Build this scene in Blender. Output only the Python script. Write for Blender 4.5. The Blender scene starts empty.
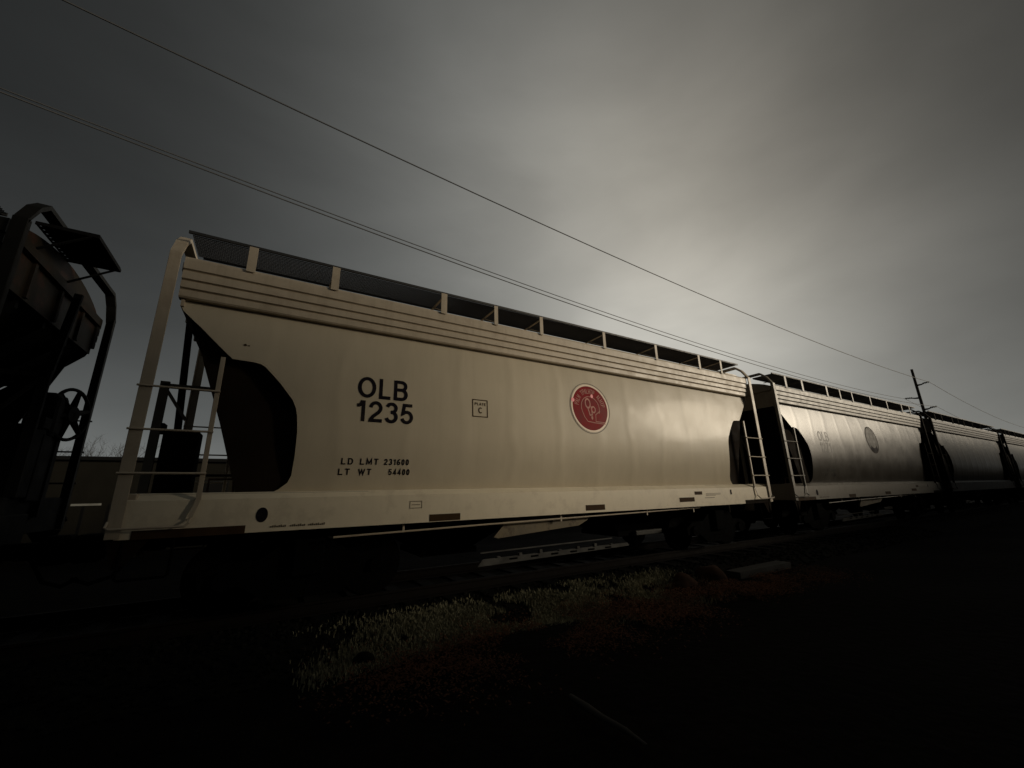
import bpy, bmesh, math, random
from mathutils import Vector, Matrix
random.seed(7)
sc = bpy.context.scene
C = sc.collection
# ------------------------------------------------------------------ camera
FPX = 399.4
CZ = 1.37                      # camera above rail top (z = 0 is the rail top)
R = ((0.85898501, 0.1161128, 0.49866078), (-0.51151125, 0.23719404, 0.82589057), (-0.0223829, -0.96449821, 0.26313913))
cd = bpy.data.cameras.new('camera'); cam = bpy.data.objects.new('camera', cd); C.objects.link(cam)
cd.sensor_width = 36; cd.lens = 36 * FPX / 1024; cd.clip_end = 3000; cd.clip_start = 0.05
M4 = Matrix.Identity(4)
for i in range(3):
    M4[i][0] = R[i][0]; M4[i][1] = -R[i][1]; M4[i][2] = -R[i][2]
M4[2][3] = CZ
cam.matrix_world = M4
sc.camera = cam
sc.view_settings.view_transform = 'Standard'; sc.view_settings.look = 'None'
sc.view_settings.gamma = 1; sc.view_settings.exposure = 0; sc.view_settings.use_curve_mapping = False
# ------------------------------------------------------------------ light
SUN_EL, SUN_AZ = math.radians(12), math.radians(124)      # azimuth from +Y towards +X: behind the camera, to the right
S = Vector((math.sin(SUN_AZ) * math.cos(SUN_EL), math.cos(SUN_AZ) * math.cos(SUN_EL), math.sin(SUN_EL)))
sd = bpy.data.lights.new('sun', 'SUN'); sd.energy = 2.0; sd.angle = math.radians(12); sd.color = (1.0, 0.86, 0.66)
so = bpy.data.objects.new('sun', sd); C.objects.link(so); so.rotation_euler = S.to_track_quat('Z', 'Y').to_euler()
so.location = (20, -20, 20)

def N(nt, t, **k):
    n = nt.nodes.new(t)
    for a, b in k.items():
        if a == 'ins':
            for i, v in b.items():
                if isinstance(v, tuple) and len(v) == 2 and hasattr(v[0], 'outputs'): nt.links.new(v[0].outputs[v[1]], n.inputs[i])
                elif hasattr(v, 'outputs'): nt.links.new(v.outputs[0], n.inputs[i])
                else: n.inputs[i].default_value = v
        else: setattr(n, a, b)
    return n
def mth(nt, op, a, b=None, c=None):
    ins = {0: a}
    if b is not None: ins[1] = b
    if c is not None: ins[2] = c
    return N(nt, 'ShaderNodeMath', operation=op, ins=ins)

w = bpy.data.worlds.new('World'); sc.world = w; w.use_nodes = True
nt = w.node_tree; nt.nodes.clear()
geo = N(nt, 'ShaderNodeTexCoord')
def glow(d, width):                       # bell-shaped city glow on the cloud deck round direction d
    d = Vector(d).normalized()
    dot = N(nt, 'ShaderNodeVectorMath', operation='DOT_PRODUCT', ins={0: (geo, 'Generated')})
    dot.inputs[1].default_value = d
    q = mth(nt, 'SUBTRACT', 1.0, (dot, 'Value'))
    q = mth(nt, 'MULTIPLY', q, -1.0 / (1 - math.cos(math.radians(width))))
    return mth(nt, 'EXPONENT', q)
sep = N(nt, 'ShaderNodeSeparateXYZ', ins={0: (geo, 'Generated')})
elev = mth(nt, 'MAXIMUM', (sep, 'Z'), 0.0)
band = mth(nt, 'EXPONENT', mth(nt, 'MULTIPLY', elev, -5.0))
mp = N(nt, 'ShaderNodeMapping', ins={0: (geo, 'Generated')}); mp.inputs['Scale'].default_value = (1.0, 1.3, 2.6); mp.inputs['Rotation'].default_value = (0.2, 0.5, 0.3)
nz = N(nt, 'ShaderNodeTexNoise', ins={'Vector': mp, 'Scale': 1.7, 'Detail': 7.0, 'Roughness': 0.5, 'Distortion': 0.25})
cl = N(nt, 'ShaderNodeMapRange', ins={'Value': (nz, 0), 'From Min': 0.3, 'From Max': 0.7, 'To Min': 0.84, 'To Max': 1.16})
g1 = mth(nt, 'MULTIPLY', glow((0.77, 0.55, 0.27), 20), 0.47)
g2 = mth(nt, 'MULTIPLY', glow((0.48, 0.57, 0.62), 27), 0.23)
g3 = mth(nt, 'MULTIPLY', glow((0.82, -0.54, 0.18), 8), 1.5)
g4 = mth(nt, 'MULTIPLY', band, 0.19)
tot = mth(nt, 'ADD', mth(nt, 'ADD', g1, g2), mth(nt, 'ADD', g3, g4))
g5 = mth(nt, 'MULTIPLY', glow((0.25, -0.45, 0.86), 26), 0.16)
tot = mth(nt, 'ADD', mth(nt, 'ADD', tot, 0.008), g5)
tot = mth(nt, 'MULTIPLY', tot, cl)
col = N(nt, 'ShaderNodeMix', data_type='RGBA', ins={0: mth(nt, 'MULTIPLY', glow((0.75, 0.35, 0.65), 38), 1.0)})
col.inputs[6].default_value = (0.93, 0.98, 0.96, 1); col.inputs[7].default_value = (1.0, 0.94, 0.81, 1)
bg1 = N(nt, 'ShaderNodeBackground', ins={'Color': (col, 2), 'Strength': tot})
sky = N(nt, 'ShaderNodeTexSky', sky_type='NISHITA', sun_disc=False, sun_elevation=SUN_EL, sun_rotation=SUN_AZ)
bg2 = N(nt, 'ShaderNodeBackground', ins={'Color': sky, 'Strength': 0.0008})
add = N(nt, 'ShaderNodeAddShader', ins={0: bg1, 1: bg2})
out = N(nt, 'ShaderNodeOutputWorld', ins={0: add})

# ------------------------------------------------------------------ materials
def mat(name, c, rough=0.6, metal=0.0, var=0.15, vscale=6.0, bump=0.0, bscale=30.0, spec=0.5, streak=0.0, rust=None, rustamt=0.0, wave=0.0, coat=0.0):
    m = bpy.data.materials.new(name); m.use_nodes = True
    t = m.node_tree; b = t.nodes['Principled BSDF']
    tc = N(t, 'ShaderNodeTexCoord')
    n = N(t, 'ShaderNodeTexNoise', ins={'Vector': (tc, 'Object'), 'Scale': vscale, 'Detail': 6.0, 'Roughness': 0.6})
    r = N(t, 'ShaderNodeMapRange', ins={'Value': (n, 0), 'From Min': 0.3, 'From Max': 0.7, 'To Min': 1 - var, 'To Max': 1 + var * 0.6})
    mx = N(t, 'ShaderNodeVectorMath', operation='SCALE'); mx.inputs[0].default_value = c; t.links.new(r.outputs[0], mx.inputs['Scale'])
    last = (mx, 0)
    if streak:                              # rain-washed dirt streaks running down
        mp = N(t, 'ShaderNodeMapping', ins={0: (tc, 'Object')}); mp.inputs['Scale'].default_value = (7, 7, 0.5)
        n2 = N(t, 'ShaderNodeTexNoise', ins={'Vector': mp, 'Scale': 1.6, 'Detail': 5.0, 'Roughness': 0.65})
        r2 = N(t, 'ShaderNodeMapRange', ins={'Value': (n2, 0), 'From Min': 0.45, 'From Max': 0.75, 'To Min': 0.0, 'To Max': streak})
        m2 = N(t, 'ShaderNodeMix', data_type='RGBA', ins={0: r2}); t.links.new(last[0].outputs[last[1]], m2.inputs[6]); m2.inputs[7].default_value = (c[0]*.45, c[1]*.4, c[2]*.33, 1)
        last = (m2, 2)
    if rust:
        n3 = N(t, 'ShaderNodeTexNoise', ins={'Vector': (tc, 'Object'), 'Scale': 2.3, 'Detail': 8.0, 'Roughness': 0.7})
        r3 = N(t, 'ShaderNodeMapRange', ins={'Value': (n3, 0), 'From Min': 0.52, 'From Max': 0.6, 'To Min': 0.0, 'To Max': rustamt})
        m3 = N(t, 'ShaderNodeMix', data_type='RGBA', ins={0: r3}); t.links.new(last[0].outputs[last[1]], m3.inputs[6]); m3.inputs[7].default_value = (*rust, 1)
        last = (m3, 2)
    t.links.new(last[0].outputs[last[1]], b.inputs['Base Color'])
    rr = N(t, 'ShaderNodeMapRange', ins={'Value': (n, 0), 'From Min': 0.3, 'From Max': 0.7, 'To Min': rough * 0.85, 'To Max': min(1, rough * 1.15)})
    t.links.new(rr.outputs[0], b.inputs['Roughness'])
    b.inputs['Metallic'].default_value = metal; b.inputs['Specular IOR Level'].default_value = spec
    if coat: b.inputs['Coat Weight'].default_value = coat; b.inputs['Coat Roughness'].default_value = 0.13
    h = None
    if bump:
        nb = N(t, 'ShaderNodeTexNoise', ins={'Vector': (tc, 'Object'), 'Scale': bscale, 'Detail': 4.0})
        h = N(t, 'ShaderNodeBump', ins={'Height': (nb, 0), 'Distance': bump, 'Strength': 1.0})
    if wave:                                # oil-canning of the thin side sheets between welds
        sx = N(t, 'ShaderNodeSeparateXYZ', ins={0: (tc, 'Object')})
        nn = N(t, 'ShaderNodeTexNoise', ins={'Vector': (tc, 'Object'), 'Scale': 0.9, 'Detail': 1.0})
        x2 = mth(t, 'ADD', mth(t, 'MULTIPLY', (sx, 'X'), math.pi / 0.95), mth(t, 'MULTIPLY', (nn, 0), 1.6))
        sn = mth(t, 'POWER', mth(t, 'ABSOLUTE', mth(t, 'SINE', x2)), 14.0)
        hh = mth(t, 'ADD', mth(t, 'MULTIPLY', sn, 0.8), mth(t, 'MULTIPLY', (nn, 0), 1.5))
        h2 = N(t, 'ShaderNodeBump', ins={'Height': hh, 'Distance': wave, 'Strength': 1.0})
        if h: t.links.new(h.outputs[0], h2.inputs['Normal'])
        h = h2
    if h: t.links.new(h.outputs[0], b.inputs['Normal'])
    return m
TAN = (0.46, 0.39, 0.285)
M = {}
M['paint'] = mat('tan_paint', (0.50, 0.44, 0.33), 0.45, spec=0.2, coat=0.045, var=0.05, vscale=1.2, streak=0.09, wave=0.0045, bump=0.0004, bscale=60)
M['paint2'] = mat('dimmed_tan_paint', (0.055, 0.048, 0.038), 0.33, spec=0.5, coat=0.03, var=0.08, vscale=1.2, streak=0.2, wave=0.002, bump=0.0004, bscale=60)  # weaker light on the far cars put into darker copies of the tan
M['paint3'] = mat('dimmed_grimy_tan_paint', (0.055, 0.049, 0.038), 0.33, var=0.12, vscale=1.0, streak=0.6, wave=0.005, bump=0.0004, bscale=60, spec=0.3)
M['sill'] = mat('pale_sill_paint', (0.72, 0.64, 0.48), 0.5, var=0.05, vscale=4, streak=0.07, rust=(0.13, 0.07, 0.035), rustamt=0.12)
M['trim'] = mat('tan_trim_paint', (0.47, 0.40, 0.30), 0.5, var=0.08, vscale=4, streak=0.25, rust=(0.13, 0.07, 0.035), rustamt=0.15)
M['trim2'] = mat('dimmed_trim_paint', (0.15, 0.135, 0.105), 0.5, var=0.1, vscale=4, streak=0.3, rust=(0.1, 0.06, 0.03), rustamt=0.25)  # trim copies darkened likewise for the dimmer far cars
M['trim3'] = mat('dimmed_grimy_trim_paint', (0.038, 0.034, 0.028), 0.5, var=0.1, vscale=4, streak=0.4, rust=(0.08, 0.05, 0.03), rustamt=0.3)
M['end'] = mat('sooty_brown_paint', (0.012, 0.008, 0.005), 0.85, var=0.3, vscale=3, spec=0.05)  # shade in the end recesses put into this near-black brown
M['under'] = mat('black_running_gear', (0.0028, 0.0028, 0.0028), 0.85, var=0.4, vscale=8, spec=0.02)
M['grate'] = mat('galvanised_grating', (0.12, 0.12, 0.125), 0.6, metal=0.2, var=0.15, vscale=5)
M['edge'] = mat('dark_edge_angle', (0.02, 0.02, 0.02), 0.6, var=0.2)
M['bar'] = mat('worn_galvanised_bar', (0.085, 0.085, 0.08), 0.6, var=0.5, vscale=3, spec=0.1)
M['letter'] = mat('black_lettering', (0.010, 0.008, 0.012), 0.7, var=0.2, vscale=8, spec=0.05, rust=(0.05, 0.04, 0.03), rustamt=0.3)
M['dimletter'] = mat('worn_dark_lettering', (0.022, 0.019, 0.015), 0.5, var=0.2, spec=0.35)
M['faint'] = mat('faded_lettering', (0.14, 0.11, 0.07), 0.6, var=0.3, vscale=20)
M['pad'] = mat('brown_panel', (0.05, 0.028, 0.012), 0.75, var=0.3, vscale=6, spec=0.1)
M['red'] = mat('emblem_red', (0.22, 0.005, 0.008), 0.45, var=0.3, vscale=5, spec=0.04)
M['pink'] = mat('emblem_pale_lines', (0.50, 0.25, 0.21), 0.6, var=0.2, vscale=12, spec=0.1)
M['pinkglint'] = mat('emblem_painted_glint', (0.85, 0.16, 0.20), 0.4, var=0.05)  # pink of the painted light glints
M['cream'] = mat('emblem_cream_ring', (0.75, 0.60, 0.45), 0.5, var=0.1)
M['faded'] = mat('faded_emblem', (0.03, 0.024, 0.02), 0.8, var=0.3, vscale=8, spec=0.05)
M['fadedisc'] = mat('faded_emblem_disc', (0.04, 0.036, 0.028), 0.6, var=0.15, vscale=8, spec=0.2)
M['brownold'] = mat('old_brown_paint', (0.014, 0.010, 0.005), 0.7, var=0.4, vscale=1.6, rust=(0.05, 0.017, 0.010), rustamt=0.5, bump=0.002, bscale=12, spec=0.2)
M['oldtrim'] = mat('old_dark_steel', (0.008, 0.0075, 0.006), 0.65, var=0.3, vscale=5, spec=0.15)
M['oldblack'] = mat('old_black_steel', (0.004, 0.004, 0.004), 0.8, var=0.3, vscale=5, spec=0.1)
M['pole'] = mat('weathered_pole_wood', (0.035, 0.028, 0.02), 0.9, var=0.3, vscale=6, bump=0.003, bscale=20)
M['wire'] = mat('weathered_aluminium_wire', (0.10, 0.10, 0.10), 0.6, var=0.1)
M['shed'] = mat('dark_stained_block', (0.013, 0.012, 0.009), 0.95, var=0.35, vscale=0.7, bump=0.01, bscale=3, spec=0.1)
M['shedtrim'] = mat('dark_roof_edge', (0.008, 0.008, 0.008), 0.9, var=0.2, spec=0.1)
M['steel'] = mat('rail_steel', (0.008, 0.006, 0.005), 0.8, metal=0.0, spec=0.1, var=0.3, vscale=8)
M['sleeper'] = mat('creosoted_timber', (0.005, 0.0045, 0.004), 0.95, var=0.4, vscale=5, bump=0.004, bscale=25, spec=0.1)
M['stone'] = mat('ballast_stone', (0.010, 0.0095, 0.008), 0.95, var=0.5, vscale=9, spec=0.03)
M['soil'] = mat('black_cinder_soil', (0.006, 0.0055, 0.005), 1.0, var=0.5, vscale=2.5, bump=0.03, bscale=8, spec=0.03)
M['weed'] = mat('dry_weeds', (0.24, 0.225, 0.14), 0.9, var=0.4, vscale=1.2, spec=0.1)
M['leaf'] = mat('red_brown_leaf_litter', (0.10, 0.045, 0.024), 0.9, var=0.5, vscale=1.5, spec=0.1)
M['rock'] = mat('brown_rock', (0.035, 0.017, 0.009), 0.95, var=0.5, vscale=5, bump=0.02, bscale=6, spec=0.1)
M['slab'] = mat('pale_concrete', (0.011, 0.011, 0.009), 0.95, var=0.3, vscale=5, bump=0.005, bscale=15)
M['palerail'] = mat('pale_paint', (0.30, 0.30, 0.27), 0.6, var=0.2)
M['twigpale'] = mat('pale_dead_wood', (0.025, 0.024, 0.02), 0.9, var=0.5, vscale=9, bump=0.004, bscale=20)
M['twig'] = mat('bare_twig_bark', (0.03, 0.026, 0.02), 0.95, var=0.3)
M['brick'] = mat('blocker_dark_brick', (0.03, 0.02, 0.016), 0.95, var=0.3, vscale=2, bump=0.01, bscale=9, spec=0.05)

# ------------------------------------------------------------------ mesh helpers
class MB:
    def __init__(s): s.v = []; s.f = []; s.mi = []
    def face(s, idx): s.f.append(idx)
    def add(s, verts, faces):
        o = len(s.v); s.v += [tuple(p) for p in verts]; s.f += [tuple(o + i for i in f) for f in faces]
    def box(s, x0, x1, y0, y1, z0, z1, b=0.0):
        if b <= 0:
            s.add([(x0,y0,z0),(x1,y0,z0),(x1,y1,z0),(x0,y1,z0),(x0,y0,z1),(x1,y0,z1),(x1,y1,z1),(x0,y1,z1)],
                  [(0,3,2,1),(4,5,6,7),(0,1,5,4),(1,2,6,5),(2,3,7,6),(3,0,4,7)])
        else:
            bm = bmesh.new(); bmesh.ops.create_cube(bm, size=1)
            for v in bm.verts: v.co = Vector(((x0+x1)/2 + v.co.x*(x1-x0), (y0+y1)/2 + v.co.y*(y1-y0), (z0+z1)/2 + v.co.z*(z1-z0)))
            bmesh.ops.bevel(bm, geom=bm.edges[:], offset=b, segments=2, affect='EDGES', profile=0.5)
            s.bm(bm)
        return s
    def bm(s, bm):
        bm.verts.index_update(); o = len(s.v)
        s.v += [tuple(v.co) for v in bm.verts]; s.f += [tuple(o + v.index for v in f.verts) for f in bm.faces]; bm.free()
    def tube(s, pts, r, n=8, cap=True):
        pts = [Vector(p) for p in pts]; rs = r if isinstance(r, (list, tuple)) else [r] * len(pts)
        o = len(s.v); u = None
        for i, p in enumerate(pts):
            d = (pts[min(i+1, len(pts)-1)] - pts[max(i-1, 0)]).normalized()
            if u is None: u = d.orthogonal().normalized()
            u = (u - d * u.dot(d)).normalized(); v = d.cross(u)
            for k in range(n):
                a = 2*math.pi*k/n; s.v.append(tuple(p + (u*math.cos(a) + v*math.sin(a)) * rs[i]))
        for i in range(len(pts)-1):
            for k in range(n):
                a = o+i*n+k; b_ = o+i*n+(k+1) % n; s.f.append((a, b_, b_+n, a+n))
        if cap:
            s.f.append(tuple(o+k for k in reversed(range(n)))); s.f.append(tuple(o+(len(pts)-1)*n+k for k in range(n)))
        return s
    def bar(s, p0, p1, w, d, wdir):            # rectangular bar, w along wdir, d along the other
        p0, p1 = Vector(p0), Vector(p1); ax = (p1-p0).normalized(); wd = Vector(wdir); wd = (wd - ax*wd.dot(ax)).normalized(); dd = ax.cross(wd)
        vs = []
        for p in (p0, p1):
            for a, b_ in ((-1,-1),(1,-1),(1,1),(-1,1)): vs.append(p + wd*(a*w/2) + dd*(b_*d/2))
        s.add(vs, [(0,3,2,1),(4,5,6,7),(0,1,5,4),(1,2,6,5),(2,3,7,6),(3,0,4,7)]); return s
    def prism_xz(s, poly, y0, y1):             # polygon in (x,z) extruded along y
        n = len(poly); o = len(s.v)
        s.v += [(x, y0, z) for x, z in poly] + [(x, y1, z) for x, z in poly]
        s.f.append(tuple(o+i for i in range(n))); s.f.append(tuple(o+n+i for i in reversed(range(n))))
        for i in range(n): j = (i+1) % n; s.f.append((o+i, o+n+i, o+n+j, o+j))
        return s
    def prism_yz(s, poly, x0, x1):
        n = len(poly); o = len(s.v)
        s.v += [(x0, y, z) for y, z in poly] + [(x1, y, z) for y, z in poly]
        s.f.append(tuple(o+i for i in range(n))); s.f.append(tuple(o+n+i for i in reversed(range(n))))
        for i in range(n): j = (i+1) % n; s.f.append((o+i, o+n+i, o+n+j, o+j))
        return s
    def cyl(s, c, ax, r, h, n=20):
        c = Vector(c); a = Vector(ax).normalized(); return s.tube([c - a*h/2, c + a*h/2], r, n)
    def ring(s, c, u, v, R_, r, n=28, m=6):
        c, u, v = Vector(c), Vector(u), Vector(v); wv = u.cross(v); o = len(s.v)
        for i in range(n):
            a = 2*math.pi*i/n; d = u*math.cos(a)+v*math.sin(a)
            for k in range(m):
                b_ = 2*math.pi*k/m; s.v.append(tuple(c + d*(R_+r*math.cos(b_)) + wv*(r*math.sin(b_))))
        for i in range(n):
            for k in range(m):
                s.f.append((o+i*m+k, o+((i+1) % n)*m+k, o+((i+1) % n)*m+(k+1) % m, o+i*m+(k+1) % m))
        return s
    def build(s, name, m, parent=None, smooth=None, loc=None):
        me = bpy.data.meshes.new(name); me.from_pydata(s.v, [], s.f); me.materials.append(m)
        bm = bmesh.new(); bm.from_mesh(me); bmesh.ops.recalc_face_normals(bm, faces=bm.faces); bm.to_mesh(me); bm.free()
        o = bpy.data.objects.new(name, me); C.objects.link(o)
        if smooth is not None:
            me.polygons.foreach_set('use_smooth', [True]*len(me.polygons))
            me.set_sharp_from_angle(angle=math.radians(smooth))
        if parent: o.parent = parent
        if loc: o.location = loc
        return o
def tag(o, label, cat, group=None, kind=None):
    o['label'] = label; o['category'] = cat
    if group: o['group'] = group
    if kind: o['kind'] = kind
    return o
def struct(o, kind='structure'): o['kind'] = kind; return o
def empty(name, loc):
    e = bpy.data.objects.new(name, None); C.objects.link(e); e.location = loc; e.empty_display_size = 0.3; return e
def text_mb(txt, size, xr=0.0, thick=0.004, bold=0.0, shear=0.0, spacing=1.0, width=1.0):
    cu = bpy.data.curves.new('t', 'FONT'); cu.body = txt; cu.size = 1; cu.offset = bold; cu.shear = shear; cu.space_character = spacing; cu.resolution_u = 4
    ob = bpy.data.objects.new('t', cu); C.objects.link(ob); dg = bpy.context.evaluated_depsgraph_get(); dg.update()
    me = bpy.data.meshes.new_from_object(ob.evaluated_get(dg)); vs = [v.co.copy() for v in me.vertices]; fs = [tuple(p.vertices) for p in me.polygons]
    bpy.data.objects.remove(ob); bpy.data.curves.remove(cu); bpy.data.meshes.remove(me)
    x0 = min(v.x for v in vs); x1 = max(v.x for v in vs); y0 = min(v.y for v in vs); y1 = max(v.y for v in vs)
    return [((v.x-x0)/(x1-x0), (v.y-y0)/(y1-y0)) for v in vs], fs      # normalised to the unit box
# ------------------------------------------------------------------ covered hopper car
# local frame: x along the car from its left end, y across (0 = near side sill face), z above rail top
D, L, W = 5.85, 12.75, 3.02
PITCH, X0 = 13.9, -1.375
def yb(z):                                    # body side surface (curved side sheets)
    return 0.045 + (0.10 * ((z - 2.4) / 1.4) ** 2 if z > 2.4 else 0.14 * ((z - 2.4) / 0.95) ** 2)
KN = [(1.455,1.46),(1.48,1.51),(1.56,1.60),(1.65,1.635),(1.9,1.645),(2.2,1.64),(2.42,1.615),(2.52,1.59),(2.62,1.545),(2.84,1.37),(3.03,1.19),(3.065,1.13),(3.08,1.05),(3.09,0.82),(3.14,0.765),(3.3,0.60),(3.45,0.45),(3.57,0.32),(3.65,0.235),(3.72,0.20),(3.82,0.19)]
def sleft(z):
    for (a, s0), (b_, s1) in zip(KN, KN[1:]):
        if a <= z <= b_: return s0 + (s1-s0)*(z-a)/(b_-a)
    return KN[-1][1]
def side_sheet(mirror):
    zs = sorted(set([k[0] for k in KN] + [1.455 + i*(3.82-1.455)/30 for i in range(31)]))
    nc = 40; mb = MB(); f = (lambda y: W - y) if mirror else (lambda y: y)
    for off in (0.0, 0.012):
        for z in zs:
            a = sleft(z)
            for i in range(nc+1):
                u = i/nc; x = a + (L-a-(.2+(a-.2)*.9))*u
                mb.v.append((x, f(yb(z)+off), z))
    nz_ = len(zs); st = nc+1; hb = nz_*st
    for j in range(nz_-1):
        for i in range(nc):
            q = (j*st+i, j*st+i+1, (j+1)*st+i+1, (j+1)*st+i); mb.f.append(q); mb.f.append(tuple(hb+k for k in reversed(q)))
        for i in (0, nc): mb.f.append((j*st+i, (j+1)*st+i, hb+(j+1)*st+i, hb+j*st+i))
    for j in (0, nz_-1):
        for i in range(nc): mb.f.append((j*st+i, j*st+i+1, hb+j*st+i+1, hb+j*st+i))
    return mb
def mx(f):                                    # helper: mirror an x
    return lambda x: L - x
def put_text(mb, txt, x0, x1, z0, z1, yf, **k):
    vs, fs = text_mb(txt, 1, **k); th = 0.004
    o = len(mb.v); n = len(vs)
    for (a, b_) in vs: z = z0 + b_*(z1-z0); mb.v.append((x0 + a*(x1-x0), yf(z) - th, z))
    for f in fs: mb.f.append(tuple(o+i for i in f))
def outline_box(mb, x0, x1, z0, z1, t, yf):
    for a, b_, c, d in ((x0,x1,z0,z0+t),(x0,x1,z1-t,z1),(x0,x0+t,z0+t,z1-t),(x1-t,x1,z0+t,z1-t)):
        mb.add([(a, yf(c)-.005, c),(b_, yf(c)-.005, c),(b_, yf(d)-.005, d),(a, yf(d)-.005, d)], [(0,1,2,3)])
def ribbon(mb, pts, w, yoff, yf=None, closed=False):      # mitred flat line
    yf = yf or yb; n = len(pts); o = len(mb.v)
    for i, (x, z) in enumerate(pts):
        a = pts[(i-1) % n] if (closed or i) else pts[0]; b_ = pts[(i+1) % n] if (closed or i < n-1) else pts[-1]
        d0 = Vector((x-a[0], z-a[1])); d1 = Vector((b_[0]-x, b_[1]-z))
        if d0.length < 1e-9: d0 = d1
        if d1.length < 1e-9: d1 = d0
        d0.normalize(); d1.normalize(); t = (d0+d1).normalized(); nn = Vector((-t.y, t.x)); k = w/2/max(.35, nn.dot(Vector((-d0.y, d0.x))))
        for sg in (1, -1): q = (x+nn.x*k*sg, z+nn.y*k*sg); mb.v.append((q[0], yf(q[1])-yoff, q[1]))
    for i in range(n if closed else n-1): j = (i+1) % n; mb.f.append((o+2*i, o+2*i+1, o+2*j+1, o+2*j))
def arcp(cx, cz, rx, rz, a0, a1, n=14): return [(cx+rx*math.cos(math.radians(a0+(a1-a0)*i/n)), cz+rz*math.sin(math.radians(a0+(a1-a0)*i/n))) for i in range(n+1)]
GL = {'D': (.62, [([(.07, .07), (.07, .93), (.28, .93)] + arcp(.28, .5, .27, .43, 90, -90) + [(.28, .07)], True)]),
 'M': (.76, [([(.07, 0), (.09, .95), (.38, .2), (.67, .95), (.69, 0)], False)]), 'T': (.56, [([(0, .93), (.56, .93)], False), ([(.28, .93), (.28, 0)], False)]),
 'W': (.84, [([(.04, 1), (.22, .06), (.42, .85), (.62, .06), (.80, 1)], False)]), '4': (.60, [([(.42, 0), (.42, .93), (.06, .28), (.60, .28)], False)]),
 '6': (.58, [(arcp(.29, .30, .21, .23, 0, 350, 18), True), (arcp(.42, .42, .34, .50, 70, 185, 10), False)]), '0': (.56, [(arcp(.28, .5, .20, .43, 0, 348, 18), True)]), ' ': (.3, []),
 'C': (.66, [(arcp(.38, .5, .30, .43, 45, 315, 20), False)]), 'P': (.6, [([(.07, 0), (.07, 1)], False), ([(.07, .93), (.34, .93)] + arcp(.34, .70, .2, .23, 90, -90) + [(.07, .47)], False)]),
 'A': (.66, [([(.03, 0), (.33, .96), (.63, 0)], False), ([(.15, .33), (.51, .33)], False)]), 'E': (.55, [([(.55, .93), (.07, .93), (.07, .07), (.55, .07)], False), ([(.07, .5), (.5, .5)], False)]),
 'O': (.80, [(arcp(.40, .5, .33, .43, 0, 345, 24), True)]),
 'L': (.53, [([(.07, 1), (.07, .07), (.53, .07)], False)]),
 'B': (.66, [([(.07, 0), (.07, 1)], False), ([(.07, .93), (.36, .93)] + arcp(.36, .73, .2, .2, 90, -90) + [(.07, .53)], False), ([(.36, .53), (.38, .53)] + arcp(.38, .30, .21, .23, 90, -90) + [(.07, .07)], False)]),
 '1': (.42, [([(.30, 0), (.30, 1)], False), ([(.02, .745), (.12, .76), (.21, .83), (.25, .99)], False)]),
 '2': (.60, [(arcp(.30, .68, .22, .25, 178, -20, 14) + [(.42, .46), (.20, .27), (.10, .12), (.09, .07), (.60, .07)], False)]),
 '3': (.60, [(arcp(.29, .725, .205, .21, 165, -80, 14) + [(.26, .52)], False), ([(.26, .525)] + arcp(.29, .30, .225, .235, 80, -165, 16), False)]),
 '5': (.60, [([(.54, .93), (.16, .93), (.10, .50)] + arcp(.29, .33, .23, .26, 135, -165, 18), False)]),
 '7': (.56, [([(.02, .93), (.50, .93), (.34, .6), (.22, .3), (.18, 0)], False)])}
def big_text(mb, txt, x0, z0, h, adv, t=.145, asp=1.0, yoff=.004):
    x = x0
    for ch in txt:
        wd, sts = GL[ch]
        for k, (p, c) in enumerate(sts): ribbon(mb, [(x+a*h*asp, z0+b_*h) for a, b_ in p], t*h, yoff+.0007*k, closed=c)
        x += (wd+adv)*h*asp
def arcs(cx, cz, r0, r1, a0, a1, n, yoff, mb, ysc=1.0):
    o = len(mb.v)
    for i in range(n+1):
        a = a0 + (a1-a0)*i/n
        for r in (r0, r1):
            x = cx + r*math.cos(a); z = cz + r*ysc*math.sin(a); mb.v.append((x, yb(z)-yoff, z))
    for i in range(n): mb.f.append((o+2*i, o+2*i+1, o+2*i+3, o+2*i+2))
def stroke(mb, pts, w, yoff):
    for (ax, az), (bx, bz) in zip(pts, pts[1:]):
        dx, dz = bx-ax, bz-az; l = math.hypot(dx, dz) or 1; nx, nz_ = -dz/l*w/2, dx/l*w/2; ex, ez = dx/l*w*.3, dz/l*w*.3
        q = [(ax-ex+nx, az-ez+nz_), (bx+ex+nx, bz+ez+nz_), (bx+ex-nx, bz+ez-nz_), (ax-ex-nx, az-ez-nz_)]
        mb.add([(x, yb(z)-yoff, z) for x, z in q], [(0,1,2,3)])
def disc(mb, cx, cz, r, yoff, n=40, ysc=1.0):
    rings = 6; o = len(mb.v); mb.v.append((cx, yb(cz)-yoff, cz))
    for k in range(1, rings+1):
        for i in range(n):
            a = 2*math.pi*i/n; x = cx+r*k/rings*math.cos(a); z = cz+r*k/rings*ysc*math.sin(a); mb.v.append((x, yb(z)-yoff, z))
    for i in range(n): mb.f.append((o, o+1+i, o+1+(i+1) % n))
    for k in range(1, rings):
        for i in range(n):
            a = o+1+(k-1)*n+i; b_ = o+1+(k-1)*n+(i+1) % n; mb.f.append((a, b_, b_+n, a+n))
NPO = (0.86, 1.90, 3.60, 4.60, 5.60, 7.24, 8.88, 10.5, 11.43)
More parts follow.
